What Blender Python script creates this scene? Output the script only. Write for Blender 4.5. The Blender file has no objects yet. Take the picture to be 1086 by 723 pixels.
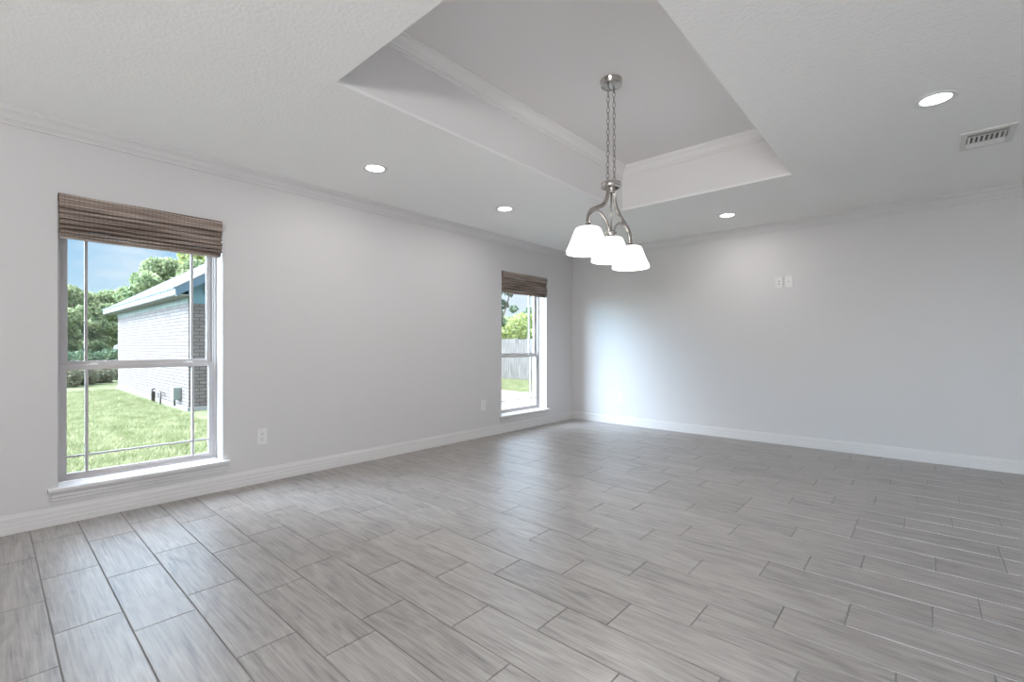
import bpy, math, random
import numpy as np
from mathutils import Vector, Matrix

D = bpy.data
S = bpy.context.scene
COL = S.collection
random.seed(7)
rng = np.random.default_rng(7)

# ---------------------------------------------------------------- camera
YAW = 0.7257
CAMX, CAMZ = 3.944, 1.085
cd = D.cameras.new('camera'); cam = D.objects.new('camera', cd); COL.objects.link(cam)
cam.location = (CAMX, 0, CAMZ); cam.rotation_euler = (math.pi/2, 0, YAW)
cd.sensor_fit = 'HORIZONTAL'; cd.sensor_width = 36; cd.lens = 36*493/1086
cd.shift_y = 5.2/1086; cd.clip_start = .05; cd.clip_end = 400
S.camera = cam

S.view_settings.view_transform = 'Standard'; S.view_settings.look = 'None'
S.view_settings.gamma = 1; S.view_settings.use_curve_mapping = False
S.view_settings.exposure = 0.24

# ---------------------------------------------------------------- sky
SKY_LOW, SKY_HIGH = .95, 5.2        # radiance of the sky near the horizon and overhead
w = D.worlds.new('sky'); S.world = w; w.use_nodes = True
nt = w.node_tree; nt.nodes.clear()
def N(nt, t, **k):
    n = nt.nodes.new(t)
    for a, b in k.items():
        if a.startswith('i_'): n.inputs[a[2:].replace('_', ' ')].default_value = b
        else: setattr(n, a, b)
    return n
tc = N(nt, 'ShaderNodeTexCoord'); sx = N(nt, 'ShaderNodeSeparateXYZ')
nt.links.new(tc.outputs['Generated'], sx.inputs[0])
rp = N(nt, 'ShaderNodeValToRGB'); e = rp.color_ramp.elements
e[0].position = 0.0; e[0].color = (.66, .82, .92, 1)
e[1].position = 1.0; e[1].color = (.16, .36, .78, 1)
a = rp.color_ramp.elements.new(.07); a.color = (.52, .74, .90, 1)
a = rp.color_ramp.elements.new(.20); a.color = (.33, .58, .86, 1)
nt.links.new(sx.outputs['Z'], rp.inputs[0])
mp = N(nt, 'ShaderNodeMapping'); mp.inputs['Scale'].default_value = (1, 1, 2.2)
mp.inputs['Location'].default_value = (.35, .1, .0)
nt.links.new(tc.outputs['Generated'], mp.inputs[0])
nz = N(nt, 'ShaderNodeTexNoise'); nz.inputs['Scale'].default_value = 2.6; nz.inputs['Detail'].default_value = 6
nt.links.new(mp.outputs[0], nz.inputs['Vector'])
cr = N(nt, 'ShaderNodeMapRange'); cr.inputs['From Min'].default_value = .50; cr.inputs['From Max'].default_value = .66
nt.links.new(nz.outputs[0], cr.inputs[0])
hi = N(nt, 'ShaderNodeMapRange'); hi.inputs['From Min'].default_value = .20; hi.inputs['From Max'].default_value = .42
nt.links.new(sx.outputs['Z'], hi.inputs[0])
st = N(nt, 'ShaderNodeMapRange'); st.inputs['To Min'].default_value = SKY_LOW; st.inputs['To Max'].default_value = SKY_HIGH
nt.links.new(hi.outputs[0], st.inputs[0])
mx = N(nt, 'ShaderNodeMix', data_type='RGBA'); mx.inputs[7].default_value = (.92, .95, 1, 1)
ad = N(nt, 'ShaderNodeMath', operation='ADD', use_clamp=True)
ml = N(nt, 'ShaderNodeMath', operation='MULTIPLY'); ml.inputs[1].default_value = .55
nt.links.new(hi.outputs[0], ml.inputs[0]); nt.links.new(cr.outputs[0], ad.inputs[0]); nt.links.new(ml.outputs[0], ad.inputs[1])
nt.links.new(ad.outputs[0], mx.inputs[0]); nt.links.new(rp.outputs[0], mx.inputs[6])
bg = N(nt, 'ShaderNodeBackground'); nt.links.new(mx.outputs[2], bg.inputs[0]); 
# the bright sky around the sun
dt = N(nt, 'ShaderNodeVectorMath', operation='DOT_PRODUCT'); gv = Vector((-.42, -.80, .42)).normalized()
dt.inputs[1].default_value = gv; nt.links.new(tc.outputs['Generated'], dt.inputs[0])
gl_ = N(nt, 'ShaderNodeMapRange', interpolation_type='SMOOTHSTEP'); gl_.inputs['From Min'].default_value = .72; gl_.inputs['From Max'].default_value = 1
gl_.inputs['To Max'].default_value = 40
nt.links.new(dt.outputs['Value'], gl_.inputs[0])
sa = N(nt, 'ShaderNodeMath', operation='ADD'); nt.links.new(st.outputs[0], sa.inputs[0]); nt.links.new(gl_.outputs[0], sa.inputs[1])
nt.links.new(sa.outputs[0], bg.inputs[1])
wo = N(nt, 'ShaderNodeOutputWorld'); nt.links.new(bg.outputs[0], wo.inputs[0])

# ---------------------------------------------------------------- sun and added fill lamps
sd = D.lights.new('sun', 'SUN'); sd.energy = 5.5; sd.angle = .01; sd.color = (1, .96, .9)
so = D.objects.new('sun', sd); COL.objects.link(so)
so.rotation_euler = Vector((0.02, -.68, .73)).to_track_quat('Z', 'Y').to_euler()

def area(name, loc, direction, sx_, sy_, energy, color):
    l = D.lights.new(name, 'AREA'); l.shape = 'RECTANGLE'; l.size = sx_; l.size_y = sy_
    l.energy = energy; l.color = color
    o = D.objects.new(name, l); COL.objects.link(o); o.location = loc
    o.rotation_euler = (-Vector(direction)).to_track_quat('Z', 'Y').to_euler()
    return o
RX, YB, YF, ZC = 6.3, -3.2, 5.808, 2.445          # right wall, back wall, far wall, ceiling
area('back_fill', (4.1, YB+.06, 1.3), (-.6, .9, 3.4), 2.1, 1.1, 185, (1, .99, .98))  # added fill lamp behind the camera, tilted up to brighten the ceiling
area('side_fill', (RX-.06, -.2, 1.3), (-1, 0, .6), 3.4, 1.6, 4, (1, .98, .96))  # weak fill lamp added at the unseen right wall

# ---------------------------------------------------------------- materials
def mat(name, color, rough=.6, metal=0, spec=.5, build=None, **kw):
    m = D.materials.new(name); m.use_nodes = True; t = m.node_tree
    b = t.nodes['Principled BSDF']
    b.inputs['Base Color'].default_value = (*color, 1); b.inputs['Roughness'].default_value = rough
    b.inputs['Metallic'].default_value = metal; b.inputs['Specular IOR Level'].default_value = spec
    for k, v in kw.items(): b.inputs[k.replace('_', ' ')].default_value = v
    if build: build(t, b)
    return m
def bump(scale, strength, dist=.002, detail=3, stretch=None):
    def f(t, b):
        c = N(t, 'ShaderNodeTexCoord'); m = N(t, 'ShaderNodeMapping'); n = N(t, 'ShaderNodeTexNoise')
        if stretch: m.inputs['Scale'].default_value = stretch
        n.inputs['Scale'].default_value = scale; n.inputs['Detail'].default_value = detail
        q = N(t, 'ShaderNodeBump'); q.inputs['Strength'].default_value = strength; q.inputs['Distance'].default_value = dist
        t.links.new(c.outputs['Object'], m.inputs[0]); t.links.new(m.outputs[0], n.inputs['Vector'])
        t.links.new(n.outputs[0], q.inputs['Height']); t.links.new(q.outputs[0], b.inputs['Normal'])
    return f
def noisecol(c1, c2, scale, stretch=(1, 1, 1), detail=4, bumpd=0, lo=.3, hi=.7):
    def f(t, b):
        c = N(t, 'ShaderNodeTexCoord'); m = N(t, 'ShaderNodeMapping'); n = N(t, 'ShaderNodeTexNoise')
        m.inputs['Scale'].default_value = stretch
        n.inputs['Scale'].default_value = scale; n.inputs['Detail'].default_value = detail
        r = N(t, 'ShaderNodeValToRGB'); r.color_ramp.elements[0].position = lo; r.color_ramp.elements[1].position = hi
        r.color_ramp.elements[0].color = (*c1, 1); r.color_ramp.elements[1].color = (*c2, 1)
        t.links.new(c.outputs['Object'], m.inputs[0]); t.links.new(m.outputs[0], n.inputs['Vector'])
        t.links.new(n.outputs[0], r.inputs[0]); t.links.new(r.outputs[0], b.inputs['Base Color'])
        if bumpd:
            q = N(t, 'ShaderNodeBump'); q.inputs['Strength'].default_value = .6; q.inputs['Distance'].default_value = bumpd
            t.links.new(n.outputs[0], q.inputs['Height']); t.links.new(q.outputs[0], b.inputs['Normal'])
    return f
def emit(name, color, strength):
    m = D.materials.new(name); m.use_nodes = True; t = m.node_tree; b = t.nodes['Principled BSDF']
    b.inputs['Base Color'].default_value = (.9, .9, .9, 1); b.inputs['Roughness'].default_value = .3
    b.inputs['Emission Color'].default_value = (*color, 1); b.inputs['Emission Strength'].default_value = strength
    return m

M = {}
M['wall'] = mat('wall_paint', (.615, .60, .598), .55, spec=.35, build=bump(170, .25, .0015))
M['ceiling'] = mat('ceiling_paint', (.93, .92, .905), .75, spec=.15, build=bump(60, .6, .005, 4))
M['tray'] = mat('tray_paint', (.86, .835, .825), .75, spec=.15, build=bump(120, .2, .0015, 3))
M['trim'] = mat('trim_paint', (.66, .645, .64), .42, spec=.35, build=bump(30, .02, .0005))
M['vinyl'] = mat('window_vinyl', (.50, .47, .465), .45, build=bump(20, .03, .0005))
M['muntin'] = mat('grille_between_glass', (.40, .38, .375), .6, build=bump(20, .03, .0005))
M['plate'] = mat('white_plastic', (.80, .80, .79), .35, build=bump(50, .03))
M['wall_plate'] = mat('wall_plate_plastic', (.72, .71, .705), .35, build=bump(50, .03))
M['slot'] = mat('dark_slot', (.05, .05, .05), .6, build=bump(50, .03))
M['nickel'] = mat('brushed_nickel', (.50, .47, .44), .24, metal=1, build=bump(60, .15, .0006, 3, (1, 1, 9)))
M['chain'] = mat('chain_nickel', (.30, .285, .265), .3, metal=1, build=bump(60, .1, .0004))
M['shade'] = emit('opal_glass', (1, .985, .97), 2.0)
M['opal_rim'] = mat('opal_rim', (.9, .9, .9), .3, build=bump(20, .02))
M['bulb'] = emit('lit_bulb', (1, .97, .93), 4)
M['lens'] = emit('downlight_lens', (1, .99, .98), 9)
M['tray_trim'] = mat('tray_trim_paint', (.90, .88, .87), .45, spec=.3, build=bump(30, .02, .0005))
M['grille'] = mat('vent_metal', (.74, .73, .71), .45, build=bump(40, .05))
M['duct'] = mat('duct_dark', (.10, .095, .085), .8, build=bump(40, .05))
M['grout'] = mat('grout', (.25, .245, .235), .7, spec=.3, build=bump(300, .3, .0008))
M['exterior_shell'] = mat('exterior_shell', (.45, .38, .33), .9, build=bump(10, .3))
M['concrete'] = mat('concrete', (0.279, 0.266, 0.248), .85, build=noisecol((0.261, 0.248, 0.230), (0.306, 0.293, 0.270), 3))
M['soil'] = mat('lawn_base', (.1, .15, .05), .95, spec=.1, build=noisecol((.085, .10, .045), (.13, .145, .08), 1.6, detail=8))
M['fence'] = mat('weathered_wood', (.14, .13, .12), .9, spec=.1, build=noisecol((.05, .047, .043), (.17, .16, .15), 3, (8, 8, .5), 5))
M['roof'] = mat('shingle', (.06, .06, .06), .95, spec=.05, build=noisecol((.065, .067, .07), (.115, .117, .12), 6, (1, 5, 5), 5))
M['fascia'] = mat('fascia_paint', (.20, .205, .20), .6, build=bump(20, .05))
M['teal'] = mat('teal_siding', (.10, .2, .24), .7, build=noisecol((.09, .17, .20), (.12, .21, .245), 2))
M['drip'] = mat('roof_edge', (.05, .09, .12), .6, build=bump(20, .05))
M['frieze'] = mat('frieze_board', (.1, .12, .11), .8, build=noisecol((.075, .095, .085), (.13, .155, .14), 5, (6, 1, .3)))
M['vent_paint'] = mat('louvre_paint', (0.360, 0.360, 0.330), .6, build=bump(20, .05))
M['meter'] = mat('meter_metal', (0.165, 0.190, 0.180), .5, build=bump(30, .1))
M['pipe'] = mat('dark_pipe', (.06, .05, .05), .5, build=bump(30, .1))
M['bark'] = mat('bark', (.16, .13, .10), .95, spec=.1, build=noisecol((.10, .08, .07), (.24, .20, .17), 6, (1, 1, .3)))

def glass_mat():
    m = D.materials.new('window_glass'); m.use_nodes = True; t = m.node_tree; t.nodes.clear()
    tr = N(t, 'ShaderNodeBsdfTransparent'); tr.inputs[0].default_value = (.97, .985, .98, 1)
    gl = N(t, 'ShaderNodeBsdfGlossy'); gl.inputs['Roughness'].default_value = .0
    fr = N(t, 'ShaderNodeFresnel'); fr.inputs[0].default_value = 1.45
    mi = N(t, 'ShaderNodeMixShader'); o = N(t, 'ShaderNodeOutputMaterial')
    ge = N(t, 'ShaderNodeNewGeometry'); sb = N(t, 'ShaderNodeMath', operation='SUBTRACT'); sb.inputs[0].default_value = 1
    mu = N(t, 'ShaderNodeMath', operation='MULTIPLY'); t.links.new(ge.outputs['Backfacing'], sb.inputs[1])
    t.links.new(sb.outputs[0], mu.inputs[0]); t.links.new(fr.outputs[0], mu.inputs[1])
    t.links.new(mu.outputs[0], mi.inputs[0]); t.links.new(tr.outputs[0], mi.inputs[1]); t.links.new(gl.outputs[0], mi.inputs[2])
    t.links.new(mi.outputs[0], o.inputs[0]); return m
M['glass'] = glass_mat()

def tile_build(t, b):
    c = N(t, 'ShaderNodeTexCoord'); at = N(t, 'ShaderNodeAttribute'); at.attribute_name = 'tile_rand'
    sp = N(t, 'ShaderNodeSeparateColor'); t.links.new(at.outputs['Color'], sp.inputs[0])
    # every tile samples its own stretch of printed wood
    sc = N(t, 'ShaderNodeVectorMath', operation='SCALE'); sc.inputs['Scale'].default_value = 37.0
    t.links.new(at.outputs['Color'], sc.inputs[0])
    av = N(t, 'ShaderNodeVectorMath', operation='ADD'); t.links.new(c.outputs['Object'], av.inputs[0]); t.links.new(sc.outputs[0], av.inputs[1])
    def noise(scale, st, detail, dist=0.):
        m = N(t, 'ShaderNodeMapping'); m.inputs['Scale'].default_value = st
        n = N(t, 'ShaderNodeTexNoise'); n.inputs['Scale'].default_value = scale
        n.inputs['Detail'].default_value = detail; n.inputs['Distortion'].default_value = dist
        t.links.new(av.outputs[0], m.inputs[0]); t.links.new(m.outputs[0], n.inputs['Vector']); return n
    grain = noise(9, (.45, 15, 1), 7, .5)
    fine = noise(40, (.5, 12, 1), 3, .2)
    blot = noise(4.0, (.8, 4.0, 1), 3, 1.6)
    m1 = N(t, 'ShaderNodeMath', operation='MULTIPLY_ADD'); m1.inputs[1].default_value = .55
    t.links.new(grain.outputs[0], m1.inputs[0])
    m2 = N(t, 'ShaderNodeMath', operation='MULTIPLY'); m2.inputs[1].default_value = .45
    t.links.new(blot.outputs[0], m2.inputs[0]); t.links.new(m2.outputs[0], m1.inputs[2])
    m3 = N(t, 'ShaderNodeMath', operation='MULTIPLY_ADD'); m3.inputs[1].default_value = .07; 
    t.links.new(sp.outputs[0], m3.inputs[0]); t.links.new(m1.outputs[0], m3.inputs[2])
    m4 = N(t, 'ShaderNodeMath', operation='MULTIPLY_ADD'); m4.inputs[1].default_value = .12
    t.links.new(fine.outputs[0], m4.inputs[0]); t.links.new(m3.outputs[0], m4.inputs[2])
    r = N(t, 'ShaderNodeValToRGB'); e = r.color_ramp.elements
    e[0].position = .38; e[0].color = (.125, .125, .114, 1); e[1].position = .76; e[1].color = (.385, .365, .34, 1)
    q = e.new(.56); q.color = (.268, .243, .226, 1)
    t.links.new(m4.outputs[0], r.inputs[0]); t.links.new(r.outputs[0], b.inputs['Base Color'])
    bu = N(t, 'ShaderNodeBump'); bu.inputs['Strength'].default_value = .35; bu.inputs['Distance'].default_value = .0012
    t.links.new(m4.outputs[0], bu.inputs['Height']); t.links.new(bu.outputs[0], b.inputs['Normal'])
M['tile'] = mat('wood_look_tile', (.24, .22, .2), .36, spec=.9, build=tile_build, IOR=1.6)

def brick_build(dark):
    def f(t, b):
        c = N(t, 'ShaderNodeTexCoord'); s = N(t, 'ShaderNodeSeparateXYZ'); a = N(t, 'ShaderNodeMath', operation='ADD')
        t.links.new(c.outputs['Object'], s.inputs[0]); t.links.new(s.outputs[0], a.inputs[0]); t.links.new(s.outputs[1], a.inputs[1])
        k = N(t, 'ShaderNodeCombineXYZ'); t.links.new(a.outputs[0], k.inputs[0]); t.links.new(s.outputs[2], k.inputs[1])
        br = N(t, 'ShaderNodeTexBrick'); br.inputs['Scale'].default_value = 1
        br.inputs['Brick Width'].default_value = .215; br.inputs['Row Height'].default_value = .078
        br.inputs['Mortar Size'].default_value = .008; br.inputs['Mortar Smooth'].default_value = .2
        br.inputs['Color1'].default_value = (.145, .130, .122, 1); br.inputs['Color2'].default_value = (.115, .099, .093, 1)
        br.inputs['Mortar'].default_value = (.045, .040, .038, 1)
        t.links.new(k.outputs[0], br.inputs[0]); t.links.new(br.outputs[0], b.inputs['Base Color'])
    return f
M['brick'] = mat('painted_brick', (.7, .65, .6), .85, spec=.1, build=brick_build(False))

def weave_build(t, b):
    c = N(t, 'ShaderNodeTexCoord'); s = N(t, 'ShaderNodeSeparateXYZ'); t.links.new(c.outputs['Object'], s.inputs[0])
    m = N(t, 'ShaderNodeMapping'); m.inputs['Scale'].default_value = (0.2, .9, 95)
    n = N(t, 'ShaderNodeTexNoise'); n.inputs['Scale'].default_value = 2; n.inputs['Detail'].default_value = 5
    t.links.new(c.outputs['Object'], m.inputs[0]); t.links.new(m.outputs[0], n.inputs['Vector'])
    r = N(t, 'ShaderNodeValToRGB'); e = r.color_ramp.elements
    e[0].position = .33; e[0].color = (.085, .058, .045, 1); e[1].position = .68; e[1].color = (.55, .48, .43, 1)
    q = e.new(.5); q.color = (.275, .215, .185, 1)
    t.links.new(n.outputs[0], r.inputs[0])
    # the binding threads every couple of centimetres
    f = N(t, 'ShaderNodeMath', operation='MULTIPLY'); f.inputs[1].default_value = 44; t.links.new(s.outputs[1], f.inputs[0])
    g = N(t, 'ShaderNodeMath', operation='FRACT'); t.links.new(f.outputs[0], g.inputs[0])
    h = N(t, 'ShaderNodeMath', operation='LESS_THAN'); h.inputs[1].default_value = .12; t.links.new(g.outputs[0], h.inputs[0])
    h2 = N(t, 'ShaderNodeMath', operation='MULTIPLY'); h2.inputs[1].default_value = .45; t.links.new(h.outputs[0], h2.inputs[0])
    x = N(t, 'ShaderNodeMix', data_type='RGBA'); x.inputs[7].default_value = (.10, .075, .06, 1)
    t.links.new(h2.outputs[0], x.inputs[0]); t.links.new(r.outputs[0], x.inputs[6]); t.links.new(x.outputs[2], b.inputs['Base Color'])
    bu = N(t, 'ShaderNodeBump'); bu.inputs['Strength'].default_value = .6; bu.inputs['Distance'].default_value = .002
    t.links.new(n.outputs[0], bu.inputs['Height']); t.links.new(bu.outputs[0], b.inputs['Normal'])
M['weave'] = mat('woven_reed', (.25, .2, .16), .8, spec=.15, build=weave_build)
M['lining'] = mat('shade_lining', (.52, .46, .42), .8, spec=.1, build=bump(300, .2, .0005))

def leaf_mat(name, c1, c2, scale=1.3):
    def f(t, b):
        noisecol(c1, c2, scale, detail=3)(t, b)
        ramp = [n for n in t.nodes if n.type == 'VALTORGB'][0]
        tl = N(t, 'ShaderNodeBsdfTranslucent'); mi = N(t, 'ShaderNodeMixShader'); mi.inputs[0].default_value = .35
        t.links.new(ramp.outputs[0], tl.inputs[0])
        o = [n for n in t.nodes if n.type == 'OUTPUT_MATERIAL'][0]
        t.links.new(b.outputs[0], mi.inputs[1]); t.links.new(tl.outputs[0], mi.inputs[2]); t.links.new(mi.outputs[0], o.inputs[0])
    return mat(name, c1, .6, spec=.25, build=f)
M['leaf'] = leaf_mat('oak_leaf', (.08, .135, .060), (.34, .38, .21))
M['leaf_yellow'] = leaf_mat('light_leaf', (.15, .20, .06), (.38, .41, .17))
M['leaf_dark'] = leaf_mat('dark_leaf', (.045, .085, .05), (.16, .22, .12))
M['dry'] = leaf_mat('dry_grass_leaf', (.16, .17, .11), (.36, .35, .26), 2)
M['blade'] = leaf_mat('grass_blade', (.15, .175, .075), (.285, .295, .165), 3)

# ---------------------------------------------------------------- mesh helpers
class MB:
    def __init__(s): s.v = []; s.f = []; s.sm = []
    def add(s, vs, fs, smooth=False):
        o = len(s.v); s.v += [tuple(p) for p in vs]; s.f += [tuple(i+o for i in f) for f in fs]; s.sm += [smooth]*len(fs); return s
    def box(s, x0, x1, y0, y1, z0, z1):
        vs = [(x, y, z) for x in (x0, x1) for y in (y0, y1) for z in (z0, z1)]
        return s.add(vs, [(0, 1, 3, 2), (4, 6, 7, 5), (0, 4, 5, 1), (2, 3, 7, 6), (0, 2, 6, 4), (1, 5, 7, 3)])
    def quad(s, *p): return s.add(p, [tuple(range(len(p)))])
    def lathe(s, prof, c=(0, 0, 0), n=40, smooth=True):
        vs = []; m = len(prof)
        for i in range(n):
            a = 2*math.pi*i/n
            for r, z in prof: vs.append((c[0]+r*math.cos(a), c[1]+r*math.sin(a), c[2]+z))
        fs = [(i*m+j, ((i+1) % n)*m+j, ((i+1) % n)*m+j+1, i*m+j+1) for i in range(n) for j in range(m-1)]
        return s.add(vs, fs, smooth)
    def tube(s, pts, r, n=10, closed=False, r2=None, cap=True):
        P = [Vector(p) for p in pts]; k = len(P); vs = []; up = None
        for i, p in enumerate(P):
            d = (P[(i+1) % k]-P[i-1]) if closed else (P[min(i+1, k-1)]-P[max(i-1, 0)])
            d.normalize()
            if up is None: up = d.orthogonal().normalized()
            up = (up-d*up.dot(d)).normalized(); q = d.cross(up)
            for j in range(n):
                a = 2*math.pi*j/n; vs.append(p+up*(r*math.cos(a))+q*((r2 or r)*math.sin(a)))
        fs = [(i*n+j, i*n+(j+1) % n, ((i+1) % k)*n+(j+1) % n, ((i+1) % k)*n+j) for i in range(k if closed else k-1) for j in range(n)]
        s.add(vs, fs, True)
        if not closed and cap: s.add(vs[:n][::-1], [tuple(range(n))]); s.add(vs[-n:], [tuple(range(n))])
        return s
    def sweep(s, prof, path_frames):
        """prof: 2D points closed outline; path_frames: functions (a,b)->xyz for every station"""
        n = len(prof); vs = [fr(a, b) for fr in path_frames for a, b in prof]
        fs = [(i*n+j, i*n+(j+1) % n, (i+1)*n+(j+1) % n, (i+1)*n+j) for i in range(len(path_frames)-1) for j in range(n)]
        s.add(vs, fs); s.add(vs[:n], [tuple(range(n))[::-1]]); s.add(vs[-n:], [tuple(range(n))]); return s
    def build(s, name, m, parent=None, bevel=0, loc=None):
        me = D.meshes.new(name)
        me.from_pydata(s.v, [], s.f); me.polygons.foreach_set('use_smooth', s.sm)
        import bmesh
        bm = bmesh.new(); bm.from_mesh(me)
        bmesh.ops.remove_doubles(bm, verts=bm.verts, dist=1e-5) if bevel == 0 and len(s.v) < 20000 else None
        bmesh.ops.recalc_face_normals(bm, faces=bm.faces); bm.to_mesh(me); bm.free()
        me.materials.append(m); o = D.objects.new(name, me); COL.objects.link(o)
        if loc: o.location = loc
        if parent is not None: o.parent = parent
        if bevel:
            b = o.modifiers.new('bevel', 'BEVEL'); b.width = bevel; b.segments = 2; b.limit_method = 'ANGLE'
        return o
def tag(o, label=None, cat=None, group=None, kind=None):
    for k, v in (('label', label), ('category', cat), ('group', group), ('kind', kind)):
        if v: o[k] = v
    return o
def empty(name, loc=(0, 0, 0), rz=0):
    o = D.objects.new(name, None); COL.objects.link(o); o.location = loc; o.rotation_euler = (0, 0, rz); o.empty_display_size = .1
    return o

# ---------------------------------------------------------------- floor
FS = .92735
PH = {-1: .57, 0: .295, 1: .515, 2: .355, 3: .59, 4: .48, 5: .15, 6: .43, 7: .626, 8: .233, 9: .495, 10: .058, 11: .335, 12: .494, 13: .058, 14: .353, 15: .63}
PITCH, TL = .2208*FS, .6575*FS
Y0 = .1745*FS; GAP = .0042; BV = .0010
fv, ff, fcol = [], [], []
k0 = int(math.floor((YB-Y0)/PITCH))-1
for k in range(k0, int((YF-Y0)/PITCH)+2):
    ya, yb = max(Y0+k*PITCH+GAP/2, YB), min(Y0+(k+1)*PITCH-GAP/2, YF)
    if yb-ya < .01: continue
    ph = (PH[k] if k in PH else (k*.2385+.1) % .6575)*FS
    x = ph-TL
    while x < RX:
        xa, xb = max(x+GAP/2, 0), min(x+TL-GAP/2, RX); x += TL
        if xb-xa < .01: continue
        o = len(fv)
        fv += [(xa+BV, ya+BV, 0), (xb-BV, ya+BV, 0), (xb-BV, yb-BV, 0), (xa+BV, yb-BV, 0),
               (xa, ya, -.0035), (xb, ya, -.0035), (xb, yb, -.0035), (xa, yb, -.0035)]
        ff += [(o, o+1, o+2, o+3)]+[(o+4+i, o+4+(i+1) % 4, o+(i+1) % 4, o+i) for i in range(4)]
        c = (random.random(), random.random(), random.random(), 1); fcol += [c]*8
me = D.meshes.new('floor'); me.from_pydata(fv, [], ff)
at = me.color_attributes.new('tile_rand', 'FLOAT_COLOR', 'POINT')
at.data.foreach_set('color', np.array(fcol, dtype=np.float32).ravel())
me.materials.append(M['tile']); floor = D.objects.new('floor', me); COL.objects.link(floor); tag(floor, kind='structure')
gb = MB().box(0, RX, YB, YF, -.12, -.003).build('grout_bed', M['grout'], floor)

# ---------------------------------------------------------------- walls
WT = .24
W1 = (.281, 1.169, .205, 2.016); W2 = (4.250, 5.167, .195, 2.024)      # openings in the left wall: y0,y1,z0,z1
ZT = 3.1
m = MB(); prev = YB-WT
for y0, y1, z0, z1 in (W1, W2):
    m.box(-WT, 0, prev, y0, -.35, ZT); m.box(-WT, 0, y0, y1, -.35, z0); m.box(-WT, 0, y0, y1, z1, ZT); prev = y1
m.box(-WT, 0, prev, YF+WT, -.35, ZT)
tag(m.build('wall_left', M['wall']), kind='structure')
tag(MB().box(0, RX+WT, YF, YF+WT, -.35, ZT).build('wall_far', M['wall']), kind='structure')
m = MB(); m.box(0, 3.0, YB-WT, YB, -.35, ZT); m.box(5.2, RX+WT, YB-WT, YB, -.35, ZT); m.box(3.0, 5.2, YB-WT, YB, 2.12, ZT); m.box(3.0, 5.2, YB-WT, YB, -.35, .95)
tag(m.build('wall_back', M['wall']), kind='structure')
m = MB(); m.box(RX, RX+WT, YB, -1.9, 0, ZT); m.box(RX, RX+WT, 1.5, YF, 0, ZT); m.box(RX, RX+WT, -1.9, 1.5, 2.12, ZT); m.box(RX, RX+WT, -1.9, 1.5, 0, .5)
tag(m.build('wall_right', M['wall']), kind='structure')

# ---------------------------------------------------------------- ceiling with its raised tray
TX0, TX1, TY0, TY1, TZ = 1.672, 3.157, 1.192, 4.236, 2.862
m = MB()
m.box(0, TX0, YB, YF, ZC, ZC+.02); m.box(TX1, RX, YB, YF, ZC, ZC+.02)
m.box(TX0, TX1, YB, TY0, ZC, ZC+.02); m.box(TX0, TX1, TY1, YF, ZC, ZC+.02)
ceil = tag(m.build('ceiling', M['ceiling']), kind='structure')
m = MB(); e_ = .03
m.box(TX0-e_, TX0, TY0-e_, TY1+e_, ZC+.02, TZ); m.box(TX1, TX1+e_, TY0-e_, TY1+e_, ZC+.02, TZ)
m.box(TX0, TX1, TY0-e_, TY0, ZC+.02, TZ); m.box(TX0, TX1, TY1, TY1+e_, ZC+.02, TZ)
m.box(TX0-e_, TX1+e_, TY0-e_, TY1+e_, TZ, TZ+.03)
m.build('tray', M['tray'], ceil)
tag(MB().box(-WT-.5, RX+WT+.5, YB-WT-.5, YF+WT+.5, ZT, ZT+.1).build('roof_deck', M['exterior_shell']), kind='structure')

# crown: (distance from wall, distance below ceiling)
CR = [(0, 0), (.078, 0), (.078, .008), (.071, .012), (.066, .022), (.052, .030), (.040, .041), (.030, .055), (.024, .062), (.016, .064), (.016, .072), (.010, .075), (.010, .086), (0, .088)]
BB = [(0, 0), (.016, 0), (.016, .036), (.0135, .0395), (.0135, .060), (.0105, .0645), (.0105, .088), (.007, .098), (.0045, .110), (0, .112)]
def run_rect(prof, x0, x1, y0, y1, zf, inward=True, sides='LFRB'):
    """moulding run with mitred corners inside the rectangle; zf(b)->z"""
    out = {}
    c = {'L': ((0, 0), (0, 1)), 'F': ((0, 1), (1, 1)), 'R': ((1, 1), (1, 0)), 'B': ((1, 0), (0, 0))}
    for sde in sides:
        fr = []
        for cx, cy in c[sde]:
            fr.append(lambda a, b, cx=cx, cy=cy: ((x0+a) if cx == 0 else (x1-a), (y0+a) if cy == 0 else (y1-a), zf(b)))
        out[sde] = MB().sweep(prof, fr)
    return out
names = {'L': 'left', 'F': 'far', 'R': 'right', 'B': 'back'}
for i, (k, mb) in enumerate(run_rect(CR, 0, RX, YB, YF, lambda b: ZC-b).items()):
    tag(mb.build('trim_%d' % (i+1), M['trim']), kind='structure')
for i, (k, mb) in enumerate(run_rect(CR, TX0, TX1, TY0, TY1, lambda b: TZ-b).items()):
    tag(mb.build('trim_%d' % (i+5), M['tray_trim']), kind='structure')
for k, mb in run_rect(BB, 0, RX, YB, YF, lambda b: b, sides='LF').items():
    tag(mb.build('baseboard_'+names[k], M['trim']), kind='structure')

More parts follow.
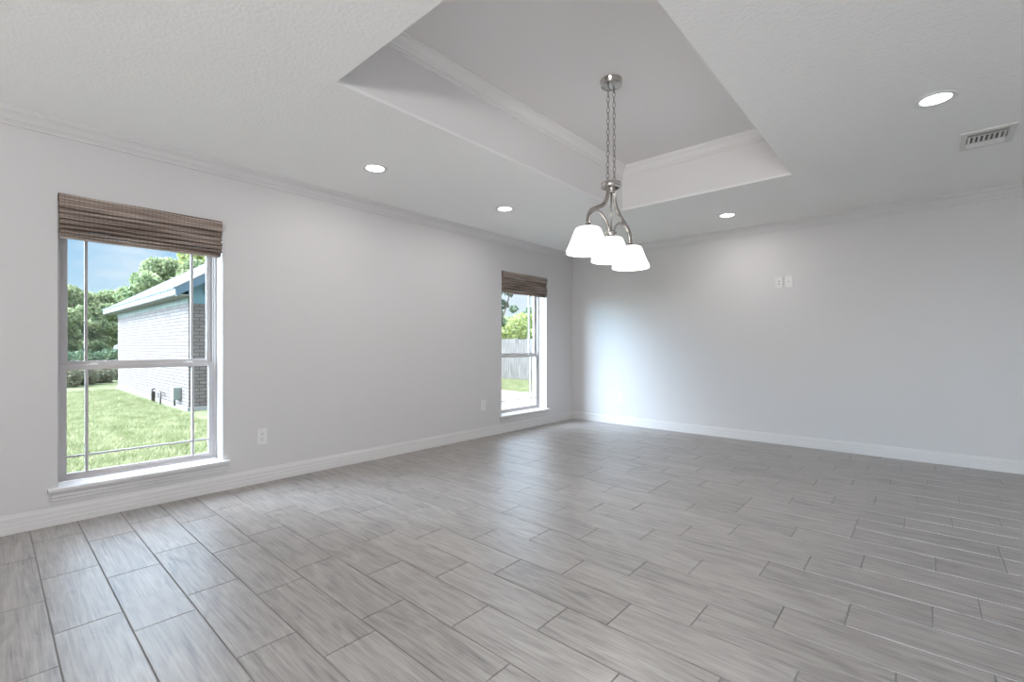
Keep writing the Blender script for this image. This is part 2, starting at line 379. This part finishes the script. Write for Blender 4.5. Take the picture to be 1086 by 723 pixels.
# ---------------------------------------------------------------- windows of the left wall
def make_window(idx, op, zs, mullions):
    y0, y1, z0, z1 = op; zb = zs                      # zs: top of the stool
    win = tag(empty('window_%d' % idx, (0, y0, zb)), kind='structure')
    L = lambda mb, name, mt, par=win, bv=0: _place(mb, name, mt, par, bv)
    def _place(mb, name, mt, par, bv):
        o = mb.build(name, mt, None, bv); o.parent = win if par is win else par
        o.location = (0, -y0, -zb) if par is win else (0, 0, 0)
        return o
    xf = -.132
    # reveal lining is the drywall itself; vinyl frame
    f = MB()
    for xa, xb, lip in ((xf-.012, xf, .016), (xf-.075, xf-.012, .024)):
        f.box(xa, xb, y0, y0+lip, zb, z1); f.box(xa, xb, y1-lip, y1, zb, z1)
        f.box(xa, xb, y0+lip, y1-lip, zb, zb+lip); f.box(xa, xb, y0+lip, y1-lip, z1-lip, z1)
    L(f, 'frame', M['vinyl'], bv=.0015)
    zm = 0.962
    def sash(name, x0, x1, ya, yb, za, zc, stile, bot, top, hz):
        m = MB(); m.box(x0, x1, ya, ya+stile, za, zc); m.box(x0, x1, yb-stile, yb, za, zc)
        m.box(x0, x1, ya+stile, yb-stile, za, za+bot); m.box(x0, x1, ya+stile, yb-stile, zc-top, zc)
        s_ = L(m, name, M['vinyl'], bv=.002)
        xg = (x0+x1)/2-.003
        ga, gb_, gz0, gz1 = ya+stile-.004, yb-stile+.004, za+bot-.004, zc-top+.004
        L(MB().box(xg-.003, xg+.003, ga, gb_, gz0, gz1), 'pane', M['glass'], s_)
        for yy in mullions:
            L(MB().box(xg-.010, xg+.010, yy-.0085, yy+.0085, gz0+.004, gz1-.004), 'muntin', M['muntin'], s_, .002)
        edges = [ga+.004]+[q for yy in mullions for q in (yy-.0085, yy+.0085)]+[gb_-.004]
        h = MB()
        for q in range(0, len(edges), 2): h.box(xg-.008, xg+.008, edges[q], edges[q+1], hz-.006, hz+.006)
        L(h, 'muntin', M['muntin'], s_)
        return s_
    lo = sash('lower_sash', xf-.038, xf-.013, y0+.018, y1-.018, zb+.018, zm, .034, .026, .030, zb+.148)
    up = sash('upper_sash', xf-.066, xf-.041, y0+.026, y1-.026, zm-.012, z1-.026, .032, .038, .035, z1-.16)
    for fy in (.2, .8):
        yy = y0+(y1-y0)*fy
        lk = MB(); lk.box(xf-.036, xf-.016, yy-.030, yy+.030, zm, zm+.004); lk.box(xf-.032, xf-.020, yy-.012, yy+.024, zm+.004, zm+.012)
        L(lk, 'sash_lock', M['plate'])
    # stool and apron
    st_ = MB().box(-.132, 0, y0, y1, zb-.022, zb); st_.box(0, .042, y0-.045, y1+.045, zb-.022, zb)
    L(st_, 'stool', M['trim'], bv=.004)
    ap = [(0, 0), (.008, 0), (.011, .006), (.011, .020), (.017, .026), (.017, .040), (.026, .052), (.030, .062), (0, .062)]
    m = MB().sweep(ap, [(lambda a, b, yy=yy: (a, yy, zb-.0225-.062+b)) for yy in (y0-.028, y1+.028)])
    L(m, 'apron', M['trim'])
    return win
make_window(1, W1, .226, (.428, 1.018))
make_window(2, W2, .214, (4.397, 5.015))

# unseen windows added to the back and right walls for the fill lamps
def added_window(idx, horizontal):
    win = tag(empty('window_%d' % idx, (0, 0, 0)), kind='structure'); m = MB()
    if horizontal:
        for x in (3.0, 4.06, 5.12): m.box(x, x+.08, YB-.16, YB-.08, .95, 2.12)
        for x in (3.08, 4.14):
            for z in (.95, 2.04): m.box(x, x+.98, YB-.16, YB-.08, z, z+.08)
    else:
        for y in (-1.88, -.24, 1.40): m.box(RX+.08, RX+.16, y, y+.08, .5, 2.12)
        for y in (-1.80, -.16):
            for z in (.5, 2.04): m.box(RX+.08, RX+.16, y, y+1.56, z, z+.08)
    m.build('frame', M['vinyl'], win)
added_window(3, True); added_window(4, False)

# ---------------------------------------------------------------- woven shades
def make_blind(op, label, seed):
    y0, y1, z0, z1 = op; ya, yb = y0+.004, y1-.006; L = yb-ya
    b = tag(empty('woven_shade', (0, ya, z1-.002)), label, 'window shade', 'woven roman shades in the window openings')
    r = random.Random(seed)
    def band(z_top, z_bot, x_back, x_front, bulge=.0, name='fold', inset=0., mt='weave'):
        n = 7; prof = []
        for i in range(n+1):
            t_ = i/n; prof.append((x_front+bulge*math.sin(math.pi*t_), z_top+(z_bot-z_top)*t_))
        for i in range(n, -1, -1):
            t_ = i/n; prof.append((x_back+bulge*math.sin(math.pi*t_)*.7, z_top+(z_bot-z_top)*t_))
        st = 12; fr = []
        for i in range(st+1):
            yy = inset+(L-2*inset)*i/st; w1 = .0015*math.sin(i*1.3+seed); w2 = .0012*math.sin(i*.9+seed*2)
            fr.append(lambda a_, c_, yy=yy, w1=w1, w2=w2: (a_+w1, yy, c_+w2))
        o = MB().sweep(prof, fr).build(name, M[mt], b); return o
    MB().box(-.052, -.012, 0, L, -.034, 0).build('head_rail', M['weave'], b)
    band(0, -.080, -.006, .020, .002, 'valance')
    def pleat(z_top, h, x0_, depth, inset):
        # one hanging pleat: bellies out below a crease, tucks back under at its foot
        k = 10; prof = []
        for q in range(k+1):
            t_ = q/k; prof.append((x0_+depth*math.sin(math.pi*t_)**.55*(.55+.45*t_), z_top-h*t_))
        prof += [(x0_-.008, z_top-h), (x0_-.008, z_top)]
        st = 12; fr = []
        for q in range(st+1):
            yy = inset+(L-2*inset)*q/st; w1 = .0012*math.sin(q*1.3+seed+z_top*90); w2 = .0016*math.sin(q*.8+seed*2+z_top*50)
            fr.append(lambda a_, c_, yy=yy, w1=w1, w2=w2: (a_+w1, yy, c_+w2))
        return MB().sweep(prof, fr).build('fold', M['weave'], b)
    zz = -.078
    for i, (h, xo, dp) in enumerate(((.040, -.006, .024), (.036, -.002, .029), (.032, .001, .033), (.030, .003, .034), (.024, .000, .030), (.020, -.006, .024))):
        pleat(zz, h, xo, dp, .0015+.0015*(i % 2)+(.004 if i == 5 else 0)); zz -= h*.985
    band(-.250, -.259, -.006, .008, .0, 'bottom_bar', .006)
    band(-.236, -.268, -.022, -.014, .0, 'lining', .004, 'lining')
    return b
b1 = make_blind(W1, 'wide woven reed shade raised at the top of the nearer left window', 1)
b2 = make_blind(W2, 'woven reed shade raised at the top of the window near the room corner', 4)

# ---------------------------------------------------------------- wall plates
def plate(name, label, cat, c, face, w_, h_, kind, group=None):
    """face 'L': on the left wall facing +x, 'F': on the far wall facing -y"""
    root = tag(empty(name, c, 0 if face == 'L' else -math.pi/2), label, cat, group)
    m = MB(); t_ = .007
    m.sweep([(0, -w_/2), (t_*.5, -w_/2), (t_, -w_/2+.004), (t_, w_/2-.004), (t_*.5, w_/2), (0, w_/2)],
            [(lambda a, b, z=z: (a, b, z)) for z in (-h_/2, h_/2)])
    m.build('cover_plate', M['wall_plate'], root, .001)
    if kind == 'duplex':
        for s in (-1, 1):
            rc = MB().lathe([(0, .0095), (.014, .0095), (.0155, .007)], n=24)
            rc.v = [(z, x*.95, y+s*.020) for x, y, z in rc.v]
            o = rc.build('receptacle', M['wall_plate'], root)
            sl = MB()
            for dy, hh in ((-.006, .008), (.006, .007)): sl.box(.0094, .0098, dy-.0012, dy+.0012, s*.020+.001, s*.020+.001+hh)
            sl.box(.0094, .0098, -.002, .002, s*.020-.009, s*.020-.005)
            sl.build('slot', M['slot'], o)
    elif kind == 'decora':
        o = MB().box(t_, t_+.003, -.0165, .0165, -.033, .033).build('receptacle', M['wall_plate'], root, .001)
        for s in (-1, 1):
            sl = MB()
            for dy, hh in ((-.006, .008), (.006, .007)): sl.box(t_+.0029, t_+.0034, dy-.0012, dy+.0012, s*.017, s*.017+hh)
            sl.build('slot', M['slot'], o)
    elif kind == 'jacks':
        for s in (-1, 1):
            o = MB().box(t_, t_+.002, -.009, .009, s*.014-.008, s*.014+.008).build('jack', M['wall_plate'], root, .0005)
            MB().box(t_+.0018, t_+.0024, -.006, .006, s*.014-.004, s*.014+.005).build('jack_hole', M['slot'], o)
    elif kind == 'coax':
        c_ = MB().lathe([(0, .012), (.0025, .012), (.0045, .0125), (.0045, 0), (.007, 0)], n=20)
        c_.v = [(z+t_-.001, x, y) for x, y, z in c_.v]; c_.build('coaxial_jack', M['slot'], root)
    for s in (-1, 1):
        if kind != 'duplex' or s > 0:
            zc = 0 if kind == 'duplex' else s*(h_/2-.013)
            sc = MB().lathe([(0, .0015), (.0025, .0012), (.003, 0)], n=12); sc.v = [(z+t_-.0003, x, y+zc) for x, y, z in sc.v]
            sc.build('screw', M['wall_plate'], root)
    return root
plate('wall_outlet', 'white duplex outlet low on the left wall just right of the near window', 'outlet', (0, 1.447, .366), 'L', .078, .125, 'duplex')
plate('wall_outlet', 'white outlet low on the left wall just left of the far window', 'outlet', (0, 3.924, .378), 'L', .078, .125, 'decora')
plate('wall_outlet', 'white outlet low on the far wall near the room corner', 'outlet', (.804, YF, .377), 'F', .074, .122, 'decora')
plate('wall_jack_plate', 'white plate with two small ports high on the far wall, left of a pair', 'wall plate', (2.741, YF, 1.784), 'F', .078, .125, 'jacks')
plate('wall_jack_plate', 'white plate with a single round jack high on the far wall, right of a pair', 'wall plate', (2.838, YF, 1.787), 'F', .074, .125, 'coax')

# ---------------------------------------------------------------- downlights
def downlight(x, y, label, watts=5):
    d = tag(empty('recessed_downlight', (x, y, ZC)), label, 'ceiling light', 'recessed downlights in the ceiling')
    MB().lathe([(.094, 0), (.094, -.003), (.090, -.006), (.070, -.0065), (.066, -.004), (.066, 0)], n=48).build('trim_ring', M['plate'], d)
    MB().lathe([(0, -.0045), (.055, -.0045), (.066, -.003)], n=48).build('lens', M['lens'], d)
    l = D.lights.new('downlight_lamp', 'AREA'); l.shape = 'DISK'; l.size = .12; l.energy = watts; l.color = (1, .975, .95)
    lo_ = D.objects.new('downlight_lamp', l); COL.objects.link(lo_); lo_.parent = d; lo_.location = (0, 0, -.012)
    return d
downlight(.800, 1.965, 'round lit downlight above the left wall between the two windows, the nearer one')
downlight(.832, 3.400, 'round lit downlight above the left wall, nearer the far window')
downlight(2.412, 5.100, 'round lit downlight between the ceiling tray and the far wall')
downlight(3.990, 3.460, 'large lit downlight at right, beside the ceiling air vent')

# ---------------------------------------------------------------- ceiling register
def register():
    x0, x1, y0, y1 = 4.118, 4.374, 4.140, 4.490
    r = tag(empty('ceiling_vent', (x0, y0, ZC)), 'white rectangular air vent with slatted grille in the ceiling at far right', 'air vent')
    W_, H_ = x1-x0, y1-y0
    a0, a1, b0, b1 = .034, W_-.034, .048, H_-.040
    z = -.010
    m = MB(); m.box(0, a0, 0, H_, z, 0); m.box(a1, W_, 0, H_, z, 0); m.box(a0, a1, 0, b0, z, 0); m.box(a0, a1, b1, H_, z, 0)
    m.build('vent_frame', M['grille'], r, .004)
    MB().box(a0, a1, b0, b1, -.003, -.0005).build('duct_opening', M['duct'], r)
    m1_, m2_ = b0+.048, b0+.048+.135
    for ym in (m1_, m2_): MB().box(a0, a1, ym-.003, ym+.003, -.0105, -.003).build('cross_bar', M['grille'], r)
    def blade(pr, f0, f1): MB().sweep(pr, [f0, f1]).build('louvre', M['grille'], r)
    n = 8
    for i in range(n):
        x = a0+(i+.5)*(a1-a0)/n
        pr = [(-.0060, -.0035), (.0055, -.0120), (.0055, -.0132), (-.0060, -.0047)]
        blade(pr, lambda a, b, x=x: (x+a, m1_+.003, b), lambda a, b, x=x: (x+a, m2_-.003, b))
    for ya, yb, s in ((b0, m1_-.003, -1), (m2_+.003, b1, 1)):
        k = 3
        for i in range(k):
            yy = ya+(i+.5)*(yb-ya)/k+(.004 if s < 0 else 0)
            pr = [(-.0075, -.0035), (.0075, -.0115), (.0075, -.0127), (-.0075, -.0047)]
            blade(pr, lambda a, b, yy=yy: (a0, yy+s*a, b), lambda a, b, yy=yy: (a1, yy+s*a, b))
register()

# ---------------------------------------------------------------- pendant
def bez(pts, n=10):
    """Catmull-Rom through the points"""
    P = [Vector(p) for p in pts]; P = [2*P[0]-P[1]]+P+[2*P[-1]-P[-2]]; out = []
    for i in range(1, len(P)-2):
        for k in range(n):
            t = k/n; a, b, c, d = P[i-1], P[i], P[i+1], P[i+2]
            out.append(.5*((2*b)+(c-a)*t+(2*a-5*b+4*c-d)*t*t+(3*b-a-3*c+d)*t**3))
    out.append(P[-2]); return out
def pendant():
    cx, cy = 2.374, 2.770; ang = math.atan2(3.116-2.445, 2.341-2.403)
    p = tag(empty('pendant_chandelier', (cx, cy, TZ), ang), 'brushed nickel three-light chandelier with lit white glass shades hanging on chains from the raised tray', 'chandelier')
    Z = lambda z: z-TZ
    MB().lathe([(0, 0), (.072, 0), (.072, -.004), (.070, -.006), (.070, -.032), (.067, -.036), (.060, -.038), (0, -.039)], n=48).build('canopy', M['nickel'], p)
    for s in (-1, 1):
        m = MB(); m.tube([(s*.045+.011*math.cos(a), 0, -.050+.012*math.sin(a)) for a in np.linspace(0, 2*math.pi, 17)[:-1]], .0022, 6, True)
        m.lathe([(0, -.036), (.007, -.037), (.007, -.044), (0, -.046)], (s*.045, 0, 0), 12)
        m.build('hook', M['chain'], p)
        top, bot = -.056, Z(2.192); n = 17; m = MB(); h = (top-bot)/n
        for i in range(n):
            zc = top-(i+.5)*h; xo = s*(.045+(.053-.045)*(i+.5)/n)
            pts = []
            for a in np.linspace(0, 2*math.pi, 17)[:-1]:
                u = .0090*math.cos(a); v = .5*h*1.18*math.sin(a)
                pts.append((xo+u, 0, zc+v) if i % 2 else (xo, u, zc+v))
            m.tube(pts, .0021, 6, True)
        m.build('chain', M['chain'], p)
    # hub plate with its boss
    m = MB(); m.lathe([(0, Z(2.176)), (.062, Z(2.176)), (.066, Z(2.173)), (.066, Z(2.144)), (.062, Z(2.141)), (.052, Z(2.141)), (.052, Z(2.156)), (0, Z(2.156))], n=48)
    m.build('hub_ring', M['nickel'], p)
    MB().lathe([(0, Z(2.182)), (.024, Z(2.182)), (.026, Z(2.176)), (.026, Z(2.120)), (.020, Z(2.112)), (0, Z(2.110))], n=32).build('hub_boss', M['nickel'], p)
    for s in (-1, 1):
        m = MB(); m.tube([(s*.053+.010*math.cos(a), 0, Z(2.186)+.010*math.sin(a)) for a in np.linspace(0, 2*math.pi, 17)[:-1]], .0022, 6, True)
        m.build('loop', M['nickel'], p)
    MB().tube([(0, 0, Z(2.115)), (0, 0, Z(1.855))], .0055, 12).build('centre_rod', M['nickel'], p)
    for s in (-1, 1):
        pts = [(.040, 2.150), (.048, 2.105), (.072, 2.050), (.125, 2.000), (.210, 1.962), (.285, 1.930), (.325, 1.888), (.337, 1.845), (.337, 1.822)]
        MB().tube(bez([(s*a, 0, Z(b)) for a, b in pts]), .0105, 12, r2=.0130).build('outer_arm', M['nickel'], p)
        pts = [(.325, 1.832), (.317, 1.878), (.287, 1.918), (.230, 1.940), (.165, 1.940), (.105, 1.920), (.055, 1.882), (.030, 1.838)]
        MB().tube(bez([(s*a, 0, Z(b)) for a, b in pts]), .0085, 12, r2=.0110).build('inner_arm', M['nickel'], p)
    for s in (-1, 0, 1):
        x = s*.337
        so_ = MB().lathe([(0, Z(1.860)), (.012, Z(1.860)), (.018, Z(1.852)), (.036, Z(1.846)), (.038, Z(1.840)), (.024, Z(1.828)), (.028, Z(1.812)), (.036, Z(1.800)), (0, Z(1.798))], (x, 0, 0), 28) if s == 0 else \
            MB().lathe([(0, Z(1.836)), (.014, Z(1.834)), (.020, Z(1.822)), (.034, Z(1.812)), (.036, Z(1.800)), (0, Z(1.798))], (x, 0, 0), 28)
        so_.build('socket', M['nickel'], p)
        sh = MB().lathe([(.030, Z(1.8055)), (.070, Z(1.8045)), (.076, Z(1.800)), (.080, Z(1.792)), (.104, Z(1.730)), (.130, Z(1.672)), (.134, Z(1.660)), (.133, Z(1.656)), (.129, Z(1.658)), (.125, Z(1.672)), (.099, Z(1.730)), (.075, Z(1.790)), (.070, Z(1.797)), (.030, Z(1.799))], (x, 0, 0), 56)
        sho = sh.build('glass_shade', M['shade'], p)
        MB().lathe([(.1335, Z(1.6570)), (.1355, Z(1.6545)), (.1350, Z(1.6515)), (.1300, Z(1.6505)), (.1265, Z(1.6535)), (.1270, Z(1.6570))], (x, 0, 0), 56).build('shade_rim', M['opal_rim'], p)
        bu_ = MB().lathe([(0, Z(1.700)), (.016, Z(1.703)), (.028, Z(1.716)), (.030, Z(1.730)), (.024, Z(1.750)), (.014, Z(1.768)), (.013, Z(1.797))], (x, 0, 0), 24)
        bu_.build('bulb', M['bulb'], p)
        l = D.lights.new('pendant_lamp', 'POINT'); l.energy = 4; l.shadow_soft_size = .05; l.color = (1, .96, .91)
        lo_ = D.objects.new('pendant_lamp', l); COL.objects.link(lo_); lo_.parent = p; lo_.location = (x, 0, Z(1.675))
pendant()

# ---------------------------------------------------------------- outdoors: ground
ZG = -.34
g = MB(); g.box(-70, -WT, -40, 70, ZG-.2, ZG); g.box(-WT, 30, YF+WT, 70, ZG-.2, ZG)
tag(g.build('ground', M['soil']), kind='structure')
tag(MB().box(-7.2, -WT-.01, 5.4, 10.75, ZG, ZG+.03).build('concrete_patio', M['concrete']), kind='structure')

def blades(name, n, region, hmin, hmax, mt, label, cat):
    x0, x1, y0, y1 = region
    px = rng.uniform(x0, x1, n); py = rng.uniform(y0, y1, n); a = rng.uniform(0, math.pi, n)
    h = rng.uniform(hmin, hmax, n); wd = rng.uniform(.006, .014, n); lx = rng.normal(0, .03, n); ly = rng.normal(0, .03, n)
    v = np.zeros((n, 3, 3), np.float32)
    v[:, 0, 0] = px-wd*np.cos(a); v[:, 0, 1] = py-wd*np.sin(a); v[:, 1, 0] = px+wd*np.cos(a); v[:, 1, 1] = py+wd*np.sin(a)
    v[:, 2, 0] = px+lx; v[:, 2, 1] = py+ly; v[:, :, 2] = ZG; v[:, 2, 2] += h
    me = D.meshes.new(name); me.vertices.add(3*n); me.vertices.foreach_set('co', v.ravel())
    me.loops.add(3*n); me.loops.foreach_set('vertex_index', np.arange(3*n, dtype=np.int32))
    me.polygons.add(n); me.polygons.foreach_set('loop_start', np.arange(0, 3*n, 3, dtype=np.int32)); me.update(calc_edges=True)
    me.materials.append(mt); o = D.objects.new(name, me); COL.objects.link(o)
    return tag(o, label, cat, kind='stuff')
blades('lawn_grass', 130000, (-15.6, -1.2, -1.6, 2.72), .03, .075, M['blade'], 'short green lawn grass outside the nearer left window', 'grass')
blades('lawn_grass', 45000, (-11, -3, 10.8, 14.6), .03, .08, M['blade'], 'green lawn strip between patio and wooden fence', 'grass')

# ---------------------------------------------------------------- neighbour house
HX0, HX1, HY0, HY1 = -16.36, -8.05, 2.9, 8.1
HR = (HY0+HY1)/2; PT = .66; ZE = 2.40; OV = .30
hs = tag(empty('neighbour_house', (HX1, HY0, ZG)), 'pale brick single-storey house with grey shingle roof and teal gable beyond the lawn', 'house')
def hp(mb, name, mt, par=hs, bevel=0):
    o = mb.build(name, mt, None, bevel); o.parent = par
    if par is hs: o.location = (-HX1, -HY0, -ZG)
    return o
hp(MB().box(HX0, HX1, HY0, HY1, -.25, 2.02), 'brick_wall', M['brick'])
hp(MB().box(HX0-.02, HX1+.03, HY0-.03, HY1+.02, ZG-.05, -.25), 'foundation', M['fascia'])
hp(MB().box(HX0, HX1, HY0-.012, HY0+.05, 2.02, 2.20), 'frieze_board', M['frieze'])
gm = MB(); zr = ZE+PT*(HR-HY0)
prof = [(HY0, 2.02), (HY1, 2.02), (HY1, ZE-.10), (HR, zr-.10), (HY0, ZE-.10)]
gm.sweep(prof, [(lambda a, b, x=x: (x, a, b)) for x in (HX0+.02, HX1-.02)])
hp(gm, 'gable_siding', M['teal'])
def slope(s):
    ye = HR+s*(HR-HY0+OV); zeave = ZE-PT*OV+.12; zrr = zr+.12; th = .07
    return MB().sweep([(ye, zeave), (HR, zrr), (HR, zrr-th), (ye, zeave-th)], [(lambda a, b, x=x: (x, a, b)) for x in (HX0-.45, HX1+.34)])
for s in (-1, 1): hp(slope(s), 'roof_slope', M['roof'])
ye = HY0-OV; zeave = ZE-PT*OV+.12
hp(MB().box(HX0-.45, HX1+.34, ye-.02, ye, zeave-.155, zeave-.040), 'fascia_board', M['fascia'])
hp(MB().box(HX0-.45, HX1+.34, ye-.045, ye-.0, zeave-.045, zeave-.005), 'drip_edge', M['drip'])
hp(MB().box(HX0-.45, HX1+.34, ye, HY0, zeave-.17, zeave-.155), 'soffit', M['fascia'])
for x0_, x1_ in ((HX1+.30, HX1+.35), (HX0-.46, HX0-.41)):
    for s in (-1, 1):
        yq = HR+s*(HR-HY0+OV)
        hp(MB().sweep([(yq, zeave-.03), (HR, zr+.09), (HR, zr-.10), (yq, zeave-.20)], [(lambda a, b, x=x: (x, a, b)) for x in (x0_, x1_)]), 'rake_board', M['drip'])
# round louvred vent
vm = MB(); vy, vz, vr = 3.42, 2.36, .21
ring = [(vr*math.cos(a), vr*math.sin(a)) for a in np.linspace(0, 2*math.pi, 33)[:-1]]
vm.tube([(HX1+.012, vy+a, vz+b) for a, b in ring], .02, 8, True)
vo = hp(vm, 'gable_vent', M['vent_paint'])
for i in range(6):
    zz = -vr+.05+i*.062; hw = math.sqrt(max(0, vr*vr-zz*zz))
    ls = MB().box(HX1-.018, HX1+.02, vy-hw, vy+hw, vz+zz-.013, vz+zz+.013).build('vent_slat', M['vent_paint'], vo)
    ls.location = (0, 0, 0)
mt_ = MB().box(-8.83, -8.60, HY0-.16, HY0-.001, -.13, .15); mo = hp(mt_, 'meter_box', M['meter'], bevel=.01)
hp(MB().tube([(-8.98, HY0-.05, -.30), (-8.98, HY0-.05, -.12), (-8.80, HY0-.06, -.10)], .02, 8), 'conduit', M['pipe'])
hp(MB().tube([(-10.80, HY0-.10, -.36), (-10.80, HY0-.10, -.06), (-10.74, HY0-.10, -.03)], .045, 8), 'tap_stand', M['pipe'])
hp(MB().tube([(-10.74, HY0-.10, -.05), (-10.10, HY0-.10, -.05), (-10.04, HY0-.10, -.09), (-10.04, HY0-.10, -.36)], .022, 8), 'tap_pipe', M['pipe'])

# ---------------------------------------------------------------- fence
fe = tag(empty('wooden_fence', (-14, 14.8, ZG)), 'weathered grey vertical board fence across the lawn behind the patio', 'fence')
FX0, FX1, FY, FH = -14.0, -2.0, 14.8, 1.72
bay = 2.52; nb = int((FX1-FX0)/bay); fr_ = random.Random(3)
for i in range(nb):
    x0 = FX0+i*bay; m = MB(); x = x0
    while x < x0+bay-.01:
        h = FH+fr_.uniform(-.02, .02)
        m.box(x-FX0+.003, x-FX0+.137, 0, .02, .03, h); x += .14
    m.build('picket_panel', M['fence'], fe)
    for z in (.3, 1.4): MB().box(x0-FX0, x0-FX0+bay, .02, .06, z, z+.09).build('rail', M['fence'], fe)
    MB().box(x0-FX0-.05, x0-FX0+.05, .06, .16, -.1, FH-.05).build('post', M['fence'], fe)

# ---------------------------------------------------------------- trees and shrubs
def leaves(name, blobs, n, size, mt, parent):
    tot = sum(b[3]*b[4] for b in blobs); vs = []
    for bx, by, bz, rx_, rz_ in blobs:
        k = int(n*rx_*rz_/tot)
        d = rng.normal(size=(k, 3)); d /= np.linalg.norm(d, axis=1)[:, None]
        r = rng.uniform(.55, 1.05, k)**.6
        p = d*r[:, None]*[rx_, rx_, rz_]+[bx, by, bz]
        u = rng.normal(size=(k, 3)); u /= np.linalg.norm(u, axis=1)[:, None]
        q = np.cross(u, rng.normal(size=(k, 3))); q /= np.linalg.norm(q, axis=1)[:, None]
        s = rng.uniform(.6, 1.3, k)[:, None]*size
        vs.append(np.stack([p-u*s, p+q*s*.55, p+u*s, p-q*s*.55], 1))
    v = np.concatenate(vs).astype(np.float32); k = len(v)
    me = D.meshes.new(name); me.vertices.add(4*k); me.vertices.foreach_set('co', v.ravel())
    me.loops.add(4*k); me.loops.foreach_set('vertex_index', np.arange(4*k, dtype=np.int32))
    me.polygons.add(k); me.polygons.foreach_set('loop_start', np.arange(0, 4*k, 4, dtype=np.int32)); me.update(calc_edges=True)
    me.materials.append(mt); o = D.objects.new(name, me); COL.objects.link(o); o.parent = parent; return o
def tree(x, y, h, crown, mt, label, n=9000, leaf=.16, trunk=.16, seed=1, group='trees beyond the yard', lean=0, low=.30):
    t = tag(empty('tree', (x, y, ZG)), label, 'tree', group); r = random.Random(seed)
    m = MB(); top = Vector((lean, 0, h*.5)); m.tube(bez([(0, 0, -.1), (lean*.3, .1, h*.2), tuple(top)], 5), trunk, 8)
    blobs = []
    for i in range(46):
        a = i*2.4+r.random(); f_ = r.uniform(low, .90); env = math.sin(math.pi*min(1, max(.12, (f_-low*.6)/(1.02-low*.6))))**.6
        rr = crown*r.uniform(.15, .85)*env; z = h*f_
        c = Vector((lean+rr*math.cos(a), rr*math.sin(a), z)); s = crown*r.uniform(.15, .27)
        blobs.append((c.x, c.y, c.z, s, s*.8))
        if i % 5 or i > 30: continue
        st_ = Vector((lean*.6, 0, h*r.uniform(.25, .48)))
        m.tube(bez([tuple(st_), tuple((st_+c)/2+Vector((0, 0, -.2))), tuple(c)], 5), trunk*.28, 6)
    m.build('trunk', M['bark'], t); leaves('crown', blobs, n, leaf, mt, t)
    return t
def at_px(u, dist):                     # a spot seen in direction u of the photo, dist metres ahead
    f_ = Vector((-math.sin(YAW), math.cos(YAW), 0)); r_ = Vector((math.cos(YAW), math.sin(YAW), 0))
    p = Vector((CAMX, 0, 0))+f_*dist+r_*((u-543)/493*dist); return p.x, p.y
for u, d_, h_, cw, mt, lb, n_, lf, sd_, lw in [
    (72, 25, 4.9, 2.2, 'leaf', 'bushy green tree at the far left of the lawn view', 20000, .10, 2, .12),
    (106, 33, 5.6, 2.9, 'leaf', 'green tree rising just left of the brick house', 22000, .12, 5, .1),
    (64, 44, 7.2, 2.6, 'leaf_dark', 'dark green tree mostly hidden behind the left window frame', 6000, .14, 8, .2),
    (186, 23, 6.1, 2.5, 'leaf', 'tall tree rising behind the shingle roof of the brick house', 24000, .10, 11, .45),
    (216, 31, 8.0, 3.0, 'leaf_yellow', 'yellow-green tree behind the roof at the window edge', 16000, .12, 12, .4),
    (534, 29, 3.3, 2.4, 'leaf_yellow', 'light yellow-green tree behind the board fence', 9000, .09, 21, .2),
    (558, 36, 4.0, 2.5, 'leaf_yellow', 'light green tree behind the fence, right of the other', 9000, .10, 22, .2),
    (562, 38, 5.0, 1.7, 'leaf_dark', 'darker taller tree far behind the board fence', 5000, .13, 25, .3),
    (524, 22.8, 6.3, 1.3, 'leaf_dark', 'dark leafy tree at the left edge of the far window', 5000, .08, 27, .4)]:
    x, y = at_px(u, d_); tree(x, y, h_, cw, M[mt], lb, n_, lf, seed=sd_, low=lw, trunk=.11)
def shrub(u, dist, w_, h_, mt, label, n, name='shrub', group='shrubs along the far edge of the lawn', leaf=.07):
    x, y = at_px(u, dist); s = tag(empty(name, (x, y, ZG)), label, 'shrub', group)
    MB().tube([(0, 0, -.05), (0, 0, h_*.5)], .03, 6).build('stem', M['bark'], s)
    leaves('foliage', [(0, 0, h_*.5, w_, h_*.5), (w_*.5, .2, h_*.4, w_*.6, h_*.42), (-w_*.5, -.1, h_*.42, w_*.6, h_*.42)], n, leaf, mt, s)
for i, (u, d_, w_, h_, mt, lb) in enumerate([
    (66, 16.0, .44, .80, 'dry', 'pale dry-grass clump at the left end of the shrub row'),
    (86, 17.0, .44, .74, 'dry', 'pale dry-grass clump in the middle of the shrub row'),
    (104, 18.0, .44, .74, 'dry', 'pale dry-grass clump nearest the brick house'),
    (124, 19.6, .50, .74, 'dry', 'pale dry-grass clump tucked behind the brick house corner'),
    (58, 20.0, .70, 1.2, 'leaf_dark', 'dark green shrub behind the left dry clump'),
    (88, 21.5, .75, 1.25, 'leaf_dark', 'dark green shrub behind the middle dry clump'),
    (117, 22.6, .75, 1.3, 'leaf_dark', 'dark green shrub behind the right dry clump, by the house')]):
    shrub(u, d_, w_, h_, M[mt], lb, 2600)
